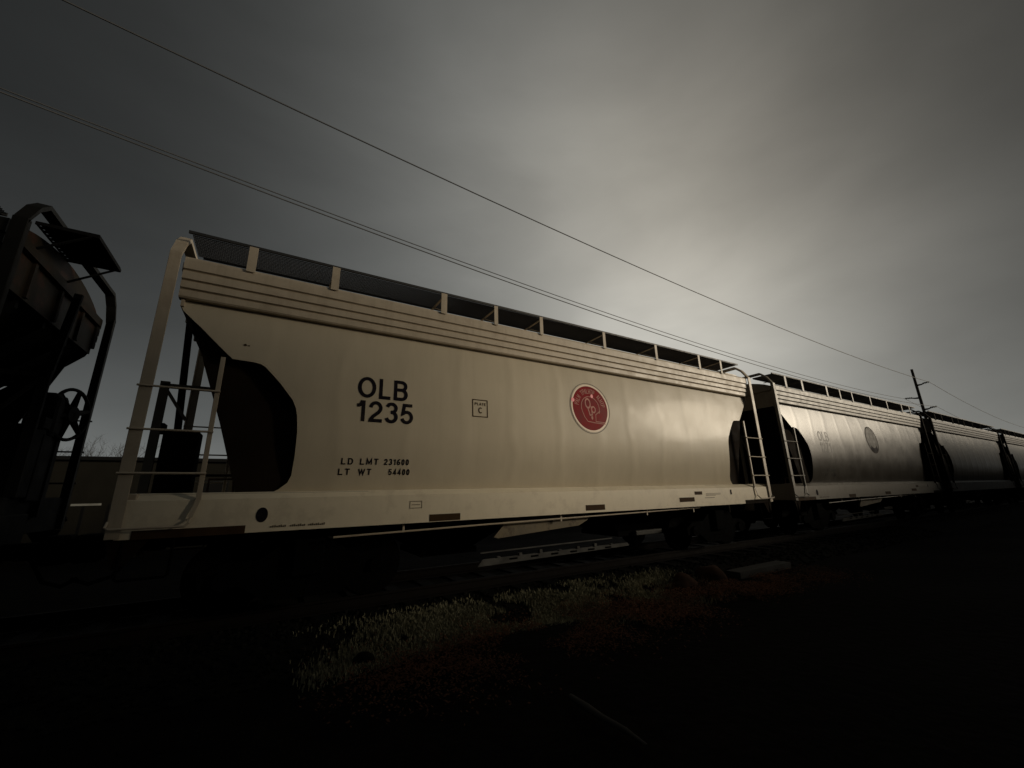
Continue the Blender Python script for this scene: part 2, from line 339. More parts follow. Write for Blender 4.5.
def emblem(root, cx=6.76, cz=2.975):
    mb = MB(); arcs(cx, cz, .505, .522, 0, 2*math.pi, 48, .003, mb); e0 = mb.build('emblem_edge_line', M['faint'], None)
    mb = MB(); disc(mb, cx, cz, .455, .004); e = mb.build('emblem', M['red'], root, smooth=30); e['label'] = 'round red emblem with pale ring and line drawing'
    e0.parent = e
    mb = MB(); arcs(cx, cz, .455, .49, 0, 2*math.pi, 48, .006, mb); mb.build('ring', M['cream'], e)
    mb = MB()
    P = lambda a, r: (cx + r*math.cos(math.radians(a)), cz + r*math.sin(math.radians(a)))
    # arc of small worn characters round the top
    shapes = [[((0,0),(0,1)),((0,1),(1,1)),((1,1),(1,.5)),((1,.5),(0,.5))], [((0,0),(.5,1)),((.5,1),(1,0))], [((0,1),(0,0)),((0,0),(1,0))],
              [((0,0),(0,1)),((1,0),(1,1)),((0,.5),(1,.5))], [((.5,0),(.5,1)),((0,1),(1,1))]]
    k = 0
    for a in list(range(172, 138, -9)) + list(range(126, 66, -9)) + list(range(50, 10, -9)):
        sh = shapes[k % 5]; k += 1
        for (u0, v0), (u1, v1) in sh:
            stroke(mb, [P(a - u0*5.5, .30+v0*.095), P(a - u1*5.5, .30+v1*.095)], .012, .0065)
    # central drawing: rounded head outline with two loops and a drop
    o = []
    for a in range(200, -31, -15): o.append(P(a, .235))
    o += [(cx+.24, cz-.05), (cx+.12, cz-.13), (cx+.11, cz-.27), (cx+.36, cz-.28)]
    stroke(mb, o, .015, .0065)
    stroke(mb, [P(200, .235), (cx-.17, cz-.2), (cx-.10, cz-.28), (cx+.11, cz-.30), (cx+.36, cz-.31)], .015, .0065)
    arcs(cx-.06, cz+.09, .05, .075, 0, 2*math.pi, 16, .0065, mb, 1.5)
    stroke(mb, [(cx-.07, cz), (cx-.03, cz-.15), (cx+.03, cz-.14), (cx+.02, cz+.03)], .025, .0066)
    arcs(cx+.075, cz-.03, .035, .058, 0, 2*math.pi, 14, .0065, mb, 1.3)
    disc(mb, cx+.02, cz-.2, .025, .0068, 12, 1.6)
    mb.build('line_drawing', M['pink'], e)
    mb = MB(); disc(mb, cx+.07, cz+.25, .034, .008, 14, 1.2); mb.build('painted_glint', M['pinkglint'], e)  # reflected light on the emblem, painted on as pink dots
    mb = MB(); disc(mb, cx-.435, cz+.13, .042, .008, 14); mb.build('painted_glint', M['pinkglint'], e)
    return e
def truck_parts(root, cx):
    t = MB(); t.box(cx-.18, cx+.18, .25, W-.25, .42, .86, .02)
    t.tube([(cx, W/2, .8), (cx, W/2, 1.0)], .35, 16)
    tr = t.build('truck', M['under'], root)
    for y in (.42, W-.42):
        s = MB()
        poly = [(-1.15,.52),(-.95,.62),(-.55,.64),(-.3,.80),(.3,.80),(.55,.64),(.95,.62),(1.15,.52),(1.13,.36),(.72,.36),(.42,.16),(-.42,.16),(-.72,.36),(-1.13,.36)]
        s.prism_xz([(cx+a, b_) for a, b_ in poly], y-.07, y+.07)
        for sx in (-.16, .02, .17): 
            pts = [(cx+sx+.055*math.cos(i*1.1), y-.02+.055*math.sin(i*1.1), .2+.011*i) for i in range(30)]
            s.tube(pts, .012, 5)
        for sx in (-.89, .89): s.cyl((cx+sx, y, .44), (0,1,0), .11, .24, 14)
        s.build('side_frame', M['under'], tr)
    for sx in (-.89, .89):
        s = MB(); s.cyl((cx+sx, W/2, .42), (0,1,0), .08, W-1.1, 12)
        for y in (W/2-.72, W/2+.72):
            s.cyl((cx+sx, y, .42), (0,1,0), .42, .12, 32); s.cyl((cx+sx, y+(.05 if y > W/2 else -.05)*-1, .42), (0,1,0), .455, .03, 32)
        s.build('wheelset', M['under'], tr, smooth=40)
APRON = [(4.83, .99), (6.55, .99), (6.62, .86), (6.40, .77), (5.9, .74), (4.70, .665), (4.62, .69), (4.78, .84)]
def build_car(paint, trim, first=False):
    root = empty('covered_hopper_car', (0, 0, 0))
    # --- body
    for mir in (False, True): side_sheet(mir).build('side_sheet', paint, root, smooth=40)
    # corrugated top chord : three stepped ribs
    for mir in (False, True):
        f = (lambda y: W-y) if mir else (lambda y: y)
        prof = [(.10,4.335),(.022,4.335),(.012,4.30),(.012,4.175),(.034,4.165),(.042,4.155),(.026,4.143),(.026,4.045),(.05,4.036),(.057,4.026),(.04,4.014),(.04,3.93),(.066,3.92),(.072,3.91),(.058,3.898),(.058,3.82),(.072,3.80),(.16,3.795),(.16,4.2)]
        mb = MB(); mb.prism_yz([(f(y), z) for y, z in prof], .17, L-.17); mb.build('top_chord', trim, root)
    # roof
    mb = MB(); prof = []
    for i in range(17):
        u = i/16; y = .105 + (W-.21)*u; z = 4.30 + .30*(1-(2*u-1)**2)**.8; prof.append((y, z))
    mb.prism_yz(prof + [(W-.11, 4.22), (.11, 4.22)], .20, L-.20); mb.build('roof', trim, root, smooth=30)
    mb = MB(); mb.box(.9, L-.9, W/2-.30, W/2+.30, 4.59, 4.70, .02)
    for i in range(6): x = 1.4+i*1.98; mb.box(x, x+.06, W/2-.34, W/2+.34, 4.60, 4.74)
    mb.build('roof_hatch', trim, root)
    # end walls, slope sheets, webs
    for e in (0, 1):
        X = (lambda x: L-x) if e else (lambda x: x)
        def bx(mb, a, b_, *r, **k): a, b_ = X(a), X(b_); mb.box(min(a, b_), max(a, b_), *r, **k)
        mb = MB(); bx(mb, .20, .235, .10, W-.10, 3.70, 4.30); bx(mb, .14, .20, .12, W-.12, 4.18, 4.30)
        for yy in (.75, W/2, W-.75): bx(mb, .165, .20, yy-.03, yy+.03, 3.72, 4.18)
        mb.build('end_wall', trim, root)
        prof = [(-.03, 4.34), (.13, 4.60), (.30, 4.745), (W-.30, 4.745), (W-.13, 4.60), (W+.03, 4.34)]
        mb = MB(); mb.prism_yz(prof + [(y, z-.05) for y, z in reversed([(-.012, 4.36), (.145, 4.60), (.31, 4.74), (W-.31, 4.74), (W-.145, 4.60), (W+.012, 4.36)])], min(X(.02), X(.14)), max(X(.02), X(.14))); mb.build('end_beam', trim, root)
        mb = MB(); a = Vector((X(.235), 0, 3.74)); b_ = Vector((X(2.55), 0, 1.44))
        mb.prism_xz([(X(.235), 3.74), (X(2.55), 1.44), (X(2.62), 1.44), (X(.30), 3.76)], .235, W-.235)
        for yy in (.8, 1.5, 2.2): mb.prism_xz([(X(.25), 3.70), (X(2.50), 1.46), (X(2.42), 1.44), (X(.25), 3.60)], yy-.03, yy+.03)
        mb.build('slope_sheet', M['end'], root)
        for yy in (.20, W-.23):
            mb = MB(); mb.prism_xz([(X(.27), 3.69), (X(.34), 3.60), (X(.53), 3.0), (X(.79), 2.28), (X(1.04), 1.5), (X(1.06), 1.455), (X(2.5), 1.455)], yy, yy+.025)
            mb.build('end_web', M['end'], root)
        mb = MB(); bx(mb, .10, 2.6, .10, W-.10, 1.405, 1.44); mb.build('end_deck', M['end'], root)
        mb = MB(); bx(mb, .08, .20, .02, W-.02, 1.0, 1.45, b=.01); bx(mb, .02, .08, W/2-.35, W/2+.35, .70, 1.25, b=.01); mb.build('end_sill', trim, root)
        # four corner ladders
        for side in (0, 1):
            Y = (lambda y: W-y) if side else (lambda y: y)
            def by(mb, x0, x1, y0, y1, z0, z1, b=0.004): mb.box(min(X(x0), X(x1)), max(X(x0), X(x1)), min(Y(y0), Y(y1)), max(Y(y0), Y(y1)), z0, z1, b)
            mb = MB(); by(mb, .02, .14, -.03, -.018, 1.0, 4.36); by(mb, .02, .032, -.018, .05, 1.0, 4.36)
            by(mb, .71, .76, -.03, -.02, 1.37, 3.07); by(mb, .71, .72, -.02, .03, 1.37, 3.07)
            mb.bar((X(.735), Y(-.025), 1.38), (X(.69), Y(-.045), 1.19), .045, .01, (1, 0, 0))
            ld = mb.build('ladder', trim, root)
            for z in (2.63, 2.14, 1.665): mb = MB(); mb.tube([(X(.005), Y(-.04), z), (X(.765), Y(-.04), z)], .0125, 8); mb.build('rung', trim, ld)
            mb = MB(); mb.tube([(X(.02), Y(-.02), 1.17), (X(.02), Y(-.075), 1.12), (X(.05), Y(-.08), 1.10), (X(.66), Y(-.08), 1.10), (X(.69), Y(-.075), 1.13), (X(.69), Y(-.02), 1.18)], .0125, 8)
            mb.build('rung', trim, ld)
            mb = MB(); mb.tube([(X(.16), Y(.03), 1.0), (X(.16), Y(.0), .62), (X(.18), Y(-.01), .60), (X(.56), Y(-.01), .60), (X(.58), Y(0), .62), (X(.58), Y(.03), 1.0)], .014, 8)
            mb.build('stirrup_step', M['under'], root)
            mb = MB(); mb.prism_xz([(X(.02), .995), (X(.38), .995), (X(.22), .74), (X(.12), .70)], Y(.02), Y(.035)); mb.build('corner_gusset', M['end'], root)
        # coupler, hose, brace frame on the platform
        mb = MB(); bx(mb, -.38, .3, W/2-.09, W/2+.09, .74, .92, b=.015); bx(mb, -.56, -.30, W/2-.17, W/2+.13, .66, .99, b=.04); bx(mb, -.62, -.5, W/2+.0, W/2+.15, .68, .97, b=.03)
        mb.build('coupler', M['under'], root)
        mb = MB(); mb.tube([(X(.05), W/2+.4, .8), (X(-.1), W/2+.4, .68), (X(-.25), W/2+.38, .42), (X(-.45), W/2+.3, .36), (X(-.6), W/2+.2, .45)], .025, 8); mb.build('air_hose', M['under'], root)
        mb = MB(); mb.bar((X(.0), 1.22, 1.45), (X(.0), 1.22, 2.98), .10, .05, (1, 0, 0)); mb.bar((X(-.02), 1.22, 2.92), (X(.66), 1.22, 2.92), .06, .05, (0, 0, 1))
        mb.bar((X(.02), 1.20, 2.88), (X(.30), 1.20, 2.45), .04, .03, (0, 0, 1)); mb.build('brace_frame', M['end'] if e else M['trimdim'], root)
        mb = MB(); mb.bar((X(.17), 1.62, 2.34), (X(.05), 1.62, 4.2), .085, .05, (1, 0, 0)); mb.build('centre_post', M['end'], root)
        mb = MB(); bx(mb, .04, .45, 1.45, 1.85, 1.44, 2.34, b=.02); bx(mb, -.06, .06, 1.35, 1.55, 2.28, 2.42, b=.01); mb.build('brake_housing', M['end'], root)
        mb = MB(); mb.tube([(X(.75), .5, 1.44), (X(.75), .5, 1.62), (X(1.0), .5, 1.62), (X(1.02), .5, 1.44)], .014, 6); mb.build('deck_handle', M['rustrod'], root)
        mb = MB(); mb.tube([(X(.2), 2.3, 1.75), (X(.9), 2.3, 1.75), (X(1.0), 2.3, 1.75)], .02, 6); mb.build('release_rod', M['rustrod'], root)
    # side sills
    for mir in (False, True):
        f = (lambda y: W-y) if mir else (lambda y: y)
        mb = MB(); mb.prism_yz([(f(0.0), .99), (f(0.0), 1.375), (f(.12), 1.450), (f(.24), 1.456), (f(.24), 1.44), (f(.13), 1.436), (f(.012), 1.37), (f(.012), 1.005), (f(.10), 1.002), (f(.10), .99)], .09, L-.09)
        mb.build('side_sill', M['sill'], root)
    # centre sill and hoppers
    mb = MB(); mb.box(.2, L-.2, W/2-.2, W/2+.2, .78, 1.39); mb.build('centre_sill', M['under'], root)
    for c in (4.15, 8.55):
        mb = MB()
        t = [(c-2.0, .16, 1.44), (c+2.0, .16, 1.44), (c+2.0, W-.16, 1.44), (c-2.0, W-.16, 1.44)]; b_ = [(c-.45, .95, .50), (c+.45, .95, .50), (c+.45, W-.95, .50), (c-.45, W-.95, .50)]
        mb.add(t + b_, [(0,1,5,4),(1,2,6,5),(2,3,7,6),(3,0,4,7)]); mb.box(c-.5, c+.5, .9, W-.9, .40, .50, .01); mb.build('hopper_outlet', M['under'], root)
    mb = MB(); mb.prism_xz(APRON, .2, .26)
    mb.build('outlet_apron', M['apron'], root)
    mb = MB(); mb.prism_xz([(4.62, .165), (8.25, .22), (8.2, .285), (4.72, .275)], .80, .83)
    for i in range(7): mb.box(5.0+i*.45, 5.06+i*.45, .78, .84, .28, .30+.02*(i % 3))
    g = mb.build('gate_rack', M['bar'], root)
    mb = MB(); mb.bar((4.75, .95, .36), (7.9, .95, .385), .022, .02, (0, 0, 1))
    mb.build('gate_shaft', M['bar'], root)
    mb = MB()
    for i in range(6): mb.box(5.25+i*.46, 5.42+i*.46, .795, .835, .222, .252)
    mb.build('rack_slots', M['under'], g)
    mb = MB(); mb.box(8.5, 9.35, .80, .95, .40, .50, .02); mb.build('gate_capstan', M['bar'], root)
    mb = MB(); mb.tube([(2.2, .10, .865), (4.5, .10, .90), (8, .10, .935), (9.85, .10, .955)], .014, 8)
    for x in (3.1, 5.9, 8.1, 9.6): mb.box(x, x+.03, .09, .11, .87, 1.0)
    mb.build('train_pipe', trim, root)
    mb = MB(); mb.cyl((11.0-.2, 2.2, 1.08), (1,0,0), .2, .9, 20); mb.build('air_reservoir', M['under'], root)
    truck_parts(root, 1.95); truck_parts(root, L-1.95)
    # running boards
    for mir in (0, 1):
        f = (lambda y: W-y) if mir else (lambda y: y)
        wb = .62
        mb = MB(); n = int((L-.7)/.022)
        for i in range(n): x = .19+i*.022; mb.box(x, x+.0025, min(f(.035), f(wb-.015)), max(f(.035), f(wb-.015)), 4.655, 4.678)
        for k in range(1, 15): y = .02+k*.040; mb.box(.19, L-.47, min(f(y), f(y+.003)), max(f(y), f(y+.003)), 4.660, 4.678)
        gr = mb.build('walkway_grating', M['grate'], root)
        mb = MB(); mb.box(.15, L-.47, min(f(.0), f(.03)), max(f(.0), f(.03)), 4.665, 4.70); mb.box(.24, L-.47, min(f(wb-.012), f(wb)), max(f(wb-.012), f(wb)), 4.645, 4.69); mb.build('walkway_edge', M['edge'], root)
        for i, x in enumerate(NPO):
            wd = .105 if i < 3 else .075
            mb = MB(); mb.box(x-wd/2, x+wd/2, min(f(-.012), f(0)), max(f(-.012), f(0)), 4.30, 4.672, .002)
            mb.bar((x, f(.0), 4.62), (x-.02, f(wb), 4.60), .04, .012, (1, 0, 0)); mb.bar((x, f(.02), 4.36), (x-.02, f(.45), 4.60), .035, .012, (1, 0, 0))
            mb.build('walkway_bracket', trim, root)
    for e in (1,):                            # end crossover
        X = (lambda x: L-x) if e else (lambda x: x)
        mb = MB()
        for i in range(13): a = X(-.33+i*.045); mb.box(a, a+.004, .56, 1.46, 4.60, 4.63)
        for i in range(11): mb.box(min(X(-.34), X(.21)), max(X(-.34), X(.21)), .56+i*.088, .564+i*.088, 4.598, 4.632)
        mb.bar((X(.21), .55, 4.615), (X(-.34), .55, 4.605), .04, .02, (0,0,1)); mb.bar((X(.21), 1.46, 4.615), (X(-.34), 1.46, 4.605), .04, .02, (0,0,1))
        mb.bar((X(-.34), .55, 4.605), (X(-.34), 1.46, 4.605), .04, .02, (0,0,1))
        for y in (.56, 1.45): mb.bar((X(-.28), y, 4.59), (X(.2), y, 4.25), .035, .015, (0,1,0))
        mb.build('end_walkway', trim, root)
    return root
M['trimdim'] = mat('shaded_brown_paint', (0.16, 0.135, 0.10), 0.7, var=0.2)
M['rustrod'] = mat('rusty_rod', (0.14, 0.07, 0.045), 0.8, var=0.3)
M['apron'] = mat('rusty_tan_plate', (0.15, 0.12, 0.07), 0.7, var=0.35, vscale=3, rust=(0.05, 0.03, 0.015), rustamt=0.8)
def car_writing(root, number, first=True, lm=None):
    mb = MB(); big_text(mb, 'OLB', 2.35, 2.75, .31, .165, t=.165); mb.build('reporting_mark', lm or M['letter'], root)
    mb = MB(); big_text(mb, number, 2.345, 2.40, .305, .125, asp=1.04, t=.165); mb.build('car_number', lm or M['letter'], root)
    for t, x, z, a_ in (('LD', 2.215, 1.80, 1.30), ('LMT', 2.46, 1.80, 1.25), ('231600', 2.79, 1.80, .92), ('LT', 2.19, 1.66, 1.30), ('WT', 2.45, 1.66, 1.25), ('54400', 2.865, 1.66, .92)):
        mb = MB(); big_text(mb, t, x, z, .082, .28, t=.2, asp=a_); mb.build('weight_stencil', lm or M['letter'], root)
    if first:
        mb = MB(); disc(mb, .93, 3.30, .016, .006, 10); disc(mb, .97, 3.295, .010, .006, 8); mb.build('paint_chip', M['pad'], root)
        mb = MB(); outline_box(mb, 4.16, 4.445, 2.60, 2.90, .014, yb); big_text(mb, 'PLATE', 4.205, 2.80, .045, .28, t=.2, asp=1.12); big_text(mb, 'C', 4.27, 2.665, .10, .1, t=.17)
        mb.build('plate_box', M['pad'], root)
    ys = lambda z: 0.0
    for (a, b_, c, d) in ((3.46, 3.94, 1.0, 1.095), (6.42, 6.88, 1.03, 1.125), (9.06, 9.56, 1.10, 1.19), (9.60, 9.86, 1.24, 1.31)):
        mb = MB(); mb.box(a, b_, -.006, .0, c, d); mb.build('reflective_strip', M['pad'], root)
    for (a, b_) in ((.22, 1.22), (11.53, 12.6)):
        mb = MB(); mb.box(a, b_, -.006, -.001, .985, 1.075); mb.build('jacking_pad', M['pad'] if a < 5 else M['end'], root)
    mb = MB(); disc_y = []
    n = 20; o = len(mb.v)
    for i in range(n): a = 2*math.pi*i/n; mb.v.append((1.37+.062*math.cos(a), -.004, 1.185+.085*math.sin(a)))
    mb.f.append(tuple(range(o, o+n))); mb.build('drain_hole', M['letter'], root)
    mb = MB(); mb.box(10.95, 11.0, -.006, -.001, 1.22, 1.33); mb.build('slot', M['letter'], root)
    mb = MB(); put_text(mb, 'STENCIL', 0, 0, 0, 0, ys) if False else None
    for a, b_ in ((1.47, 1.66), (1.68, 1.86), (1.88, 2.08)):
        k = int((b_-a)/.022)
        for i in range(k): x = a+i*.022; h = .016+.012*((i*7) % 3)/2; mb.box(x, x+.013, -.005, -.001, 1.035, 1.035+h)
    for z in (1.255, 1.232, 1.209): mb.box(10.0, 10.55-.2*(z < 1.22), -.005, -.001, z, z+.008)
    for z in (1.16,): mb.box(9.95, 10.3, -.005, -.001, z, z+.012)
    outline_box(mb, 3.16, 3.34, 1.19, 1.29, .008, ys); mb.box(3.19, 3.31, -.005, -.001, 1.235, 1.243)
    mb.build('sill_stencil', M['faint'], root)

# ------------------------------------------------------------------ ground, track
def ground():
    bm = bmesh.new(); xs = [-400,-200,-100,-50,-30] + [-20+i*.8 for i in range(88)] + [60,80,120,200,400,800]; ys = [-400,-150,-60,-30,-15] + [-8+i*.6 for i in range(60)] + [35,50,90,200,500]
    def hh(x, y):
        h = -.32 + .03*math.sin(x*1.3+y)+.025*math.sin(y*2.1-x*.7)
        if 4.9 < y < 9.8: h = -.36
        return h
    g = [[bm.verts.new((x, y, hh(x, y))) for x in xs] for y in ys]
    for j in range(len(ys)-1):
        for i in range(len(xs)-1): bm.faces.new((g[j][i], g[j][i+1], g[j+1][i+1], g[j+1][i]))
    mb = MB(); mb.bm(bm); return mb.build('ground', M['soil'], smooth=60)
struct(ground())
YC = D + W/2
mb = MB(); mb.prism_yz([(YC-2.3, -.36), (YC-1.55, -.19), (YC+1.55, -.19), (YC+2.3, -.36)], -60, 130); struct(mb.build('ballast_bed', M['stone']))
# loose stones of the ballast
mb = MB(); ico = bmesh.new(); bmesh.ops.create_icosphere(ico, subdivisions=1, radius=1); iv = [v.co.copy() for v in ico.verts]; jf = [tuple(v.index for v in f.verts) for f in ico.faces]; ico.free()
def stone(mb, x, y, z, r):
    sx, sy, sz = (random.uniform(.7, 1.3) for _ in range(3)); a = random.random()*6
    ca, sa = math.cos(a), math.sin(a); vs = []
    for v in iv:
        q = random.uniform(.8, 1.2)*r; X_, Y_, Z_ = v.x*sx*q, v.y*sy*q, v.z*sz*q*.8; vs.append((x+X_*ca-Y_*sa, y+X_*sa+Y_*ca, z+Z_))
    mb.add(vs, jf)
for i in range(5200):
    x = -3 + 24*random.random()**1.5; y = YC - 2.35 + random.random()*2.1
    z = -.36 + .17*min(1, max(0, (y-(YC-2.3))/.75)); stone(mb, x, y, z+.005, random.uniform(.018, .045))
tag(mb.build('ballast_stones', M['stone']), 'loose grey crushed stones lying along the track under the train', 'ballast', kind='stuff')
mb = MB()
slp = None
for k in range(44):
    x = -6 + k*.62
    if slp is None:
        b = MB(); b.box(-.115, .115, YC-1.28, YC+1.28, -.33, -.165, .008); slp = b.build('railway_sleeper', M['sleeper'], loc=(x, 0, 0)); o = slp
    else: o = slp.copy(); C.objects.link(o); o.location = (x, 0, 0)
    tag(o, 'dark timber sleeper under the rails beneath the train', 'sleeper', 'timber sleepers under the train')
for i, y in enumerate((YC-.755, YC+.755)):
    mb = MB(); mb.prism_yz([(y-.07,-.163),(y+.07,-.163),(y+.07,-.15),(y+.01,-.13),(y+.01,-.04),(y+.036,-.03),(y+.036,0),(y-.036,0),(y-.036,-.03),(y-.01,-.04),(y-.01,-.13),(y-.07,-.15)], -60, 130)
    tag(mb.build('steel_rail', M['steel']), ('steel rail under the near wheels of the train', 'steel rail under the far wheels of the train')[i], 'rail')

# ------------------------------------------------------------------ the train
car = build_car(M['paint'], M['trim'])
def copy_tree(o, parent=None, sub=None):
    c = o.copy(); C.objects.link(c); c.parent = parent
    if sub and c.type == 'MESH' and c.data.materials[0].name in sub:
        c.data = sub_mesh(c.data, sub[c.data.materials[0].name])
    for ch in list(o.children): copy_tree(ch, c, sub)
    return c
cache = {}
def sub_mesh(me, m):
    k = (me.name, m.name)
    if k not in cache: n = me.copy(); n.materials[0] = m; cache[k] = n
    return cache[k]
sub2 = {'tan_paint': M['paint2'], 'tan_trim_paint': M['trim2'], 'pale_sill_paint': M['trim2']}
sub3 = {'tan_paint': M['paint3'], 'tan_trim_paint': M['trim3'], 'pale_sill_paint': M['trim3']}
LAB = ['tan covered hopper car in front, marked OLB 1235 with a round red emblem',
       'tan hopper car in dimmed colours coupled behind the 1235 car, with a dull oval-looking emblem',
       'grimy hopper car in dimmed colours, third in the tan row, rising just left of the utility pole foot',
       'farthest grimy hopper car in dimmed colours cut by the right edge of the photo']
cars = [car]
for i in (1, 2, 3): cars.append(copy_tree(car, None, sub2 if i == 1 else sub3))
for i, c in enumerate(cars):
    c.location = (X0 + PITCH*i, D, 0); tag(c, LAB[i], 'hopper car', 'tan covered hopper cars of the train')
MASTER = copy_tree(car)
for k, c in enumerate(cars[1:]):
    for ch in list(c.children):
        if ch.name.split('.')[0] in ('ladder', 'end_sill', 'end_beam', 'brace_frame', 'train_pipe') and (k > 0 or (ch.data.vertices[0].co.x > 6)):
            for o in [ch] + list(ch.children): o.data = sub_mesh(o.data, M['end'])  # far end parts recoloured with the end shade to sink into the dark
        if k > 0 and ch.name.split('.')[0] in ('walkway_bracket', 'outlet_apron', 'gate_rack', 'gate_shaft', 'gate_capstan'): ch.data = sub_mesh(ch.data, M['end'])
car_writing(car, '1235'); emblem(car)
car_writing(cars[1], '1271', False, M['dimletter'])
mb = MB(); disc(mb, 6.6, 2.97, .46, .004); e2 = mb.build('emblem', M['fadedisc'], cars[1], smooth=30)
mb = MB(); arcs(6.6, 2.97, .46, .50, 0, 2*math.pi, 40, .005, mb); mb.build('ring', M['faded'], e2)
mb = MB(); ribbon(mb, arcp(6.6, 2.97, .38, .38, 225, 315, 10), .15, .007); mb.build('emblem_base', M['letter'], e2)

# ------------------------------------------------------------------ old dark car coupled on the left
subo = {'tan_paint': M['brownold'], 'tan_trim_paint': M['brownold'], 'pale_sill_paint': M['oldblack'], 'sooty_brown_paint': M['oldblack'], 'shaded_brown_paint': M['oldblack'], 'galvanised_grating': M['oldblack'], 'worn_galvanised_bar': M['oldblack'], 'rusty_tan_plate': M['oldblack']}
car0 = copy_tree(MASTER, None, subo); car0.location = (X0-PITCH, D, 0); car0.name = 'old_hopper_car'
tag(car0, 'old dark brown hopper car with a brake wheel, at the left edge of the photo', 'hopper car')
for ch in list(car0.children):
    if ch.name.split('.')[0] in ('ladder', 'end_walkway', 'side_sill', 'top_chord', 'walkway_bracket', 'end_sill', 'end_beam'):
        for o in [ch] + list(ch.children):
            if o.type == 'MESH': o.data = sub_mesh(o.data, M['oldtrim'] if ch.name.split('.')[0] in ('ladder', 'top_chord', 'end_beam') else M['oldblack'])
mb = MB(); mb.box(L-.18, L+.34, .57, 1.45, 4.633, 4.65); mb.build('platform_plate', M['oldblack'], car0)
XE = L + 0.02
mb = MB(); mb.box(XE-.30, XE-.02, 1.75, 2.12, 2.22, 2.82, .07); mb.tube([(XE-.1, 2.0, 2.58), (XE+.02, 2.2, 2.60)], .05, 10); mb.box(XE-.28, XE-.05, 1.7, 2.1, 1.4, 2.25, .02); mb.build('brake_gear_box', M['oldblack'], car0)
bw = MB(); c = Vector((XE+.0, 2.12, 2.58)); u = Vector((.25, 1, 0)).normalized(); v = Vector((0, 0, 1))
bw.ring(c, u, v, .355, .024, 36, 8); bw.cyl(c, u.cross(v), .11, .10, 14)
for k in range(6): a = k*math.pi/3+.3; d = u*math.cos(a)+v*math.sin(a); bw.tube([c, c + d*.34], [.055, .03], 6)
bw.build('brake_wheel', M['oldblack'], car0, smooth=50)
mb = MB(); mb.bar((XE-.06, 2.1, 2.35), (XE-.06, 2.1, 1.2), .10, .06, (0,1,0)); mb.build('brake_post', M['oldblack'], car0)
def kill(o):
    for ch in list(o.children): kill(ch)
    bpy.data.objects.remove(o)
kill(MASTER)

# ------------------------------------------------------------------ utility pole and wires
def utility_pole(x, top, arms, label):
    root = empty('utility_pole', (x, 11.24, -.33))
    mb = MB(); mb.tube([(0,0,0), (0,0,top*.5), (0,0,top+.33)], [.14, .12, .095], 14); mb.build('pole_shaft', M['pole'], root, smooth=40)
    for dy, z in arms:
        s = 1 if dy > 0 else -1
        mb = MB(); mb.tube([(0, s*.1, z-.10), (0, s*.35, z-.08), (0, dy*.6, z+.0), (0, dy, z+.05)], [.08, .06, .045, .035], 8)
        a = mb.build('arm', M['pole'], root)
        mb = MB()
        for k in range(4): q = .55+k*.12; mb.cyl((0, dy*q, z-.01+.06*(q-.5)), (0, dy, .05), .085, .03, 12)
        mb.build('insulator', M['oldblack'], a)
    return tag(root, label, 'utility pole', 'poles of the power line')
ATT = {'top': (10.35, 8.72, .0222, .00107, -.89), 'left': (12.24, 7.57, .036, .00123, 1.0), 'low': (10.35, 6.48, .0562, .00148, -.89)}
utility_pole(49.8, 10.15+CZ, [(-.89, 8.72+CZ+.33), (1.0, 7.57+CZ+.33), (-.89, 6.48+CZ+.33)], 'dark utility pole with three stub arms standing behind the far end of the train')
def zz(k, x): y, z0, a, b_, dy = ATT[k]; t = x-49.8; return z0 + a*t + b_*t*t + CZ
utility_pole(-34, zz('top', -34)+1.5, [(dy, zz(k, -34)+.33) for k, (y, z0, a, b_, dy) in ATT.items()], 'tall utility pole far to the left along the power line')
for k, lab in (('top', 'highest of the three dark power wires crossing the sky'), ('left', 'upper wire of the close pair crossing the sky'), ('low', 'lower wire of the close pair crossing the sky')):
    y, z0, a, b_, dy = ATT[k]
    pts = [(x, y, zz(k, x)) for x in [-34+i*2.79333 for i in range(31)]]
    pts += [(49.8+q, y, z0+CZ - 2.1*4*(q/70)*(1-q/70)*.9) for q in (5,10,15,20,25,30,35,40,50,60,70)]
    mb = MB(); mb.tube(pts, .021 if k == 'top' else .016, 6); o = mb.build('power_wire', M['wire'])
    tag(o, lab, 'power wire', 'wires of the power line')

# ------------------------------------------------------------------ background: long low shed wall, bare bushes
root = empty('low_shed', (0, 20, 0))
mb = MB(); mb.box(-45, 22, 0, 9, -.4, 2.82); mb.build('wall', M['shed'], root)
mb = MB(); mb.box(-45.15, 22.15, -.15, 9.15, 2.823, 2.95); mb.build('roof_edge', M['shedtrim'], root)
for x in (-14, -8.4, -2.2, 4.5): mb = MB(); mb.box(x, x+.9, -.06, -.003, .0, 2.1, .01); mb.build('door', M['shedtrim'], root)
tag(root, 'long low dark shed wall behind the train, seen under the left sky', 'shed')
root = empty('yard_rail', (0, 18.5, 0))
mb = MB(); mb.box(-5.8, -5.45, -.02, .02, 1.27, 1.36); mb.build('pale_rail_end', M['palerail'], root)
mb = MB(); mb.box(-5.25, -4.55, -.02, .02, 1.28, 1.345); mb.build('pale_rail', M['palerail'], root)
for x in (-5.9, -5.0, -4.4): mb = MB(); mb.box(x, x+.07, .025, .09, -.4, 1.30); mb.build('post', M['shedtrim'], root)
tag(root, 'pale low rail in front of the shed, glimpsed between the two leftmost cars', 'rail')
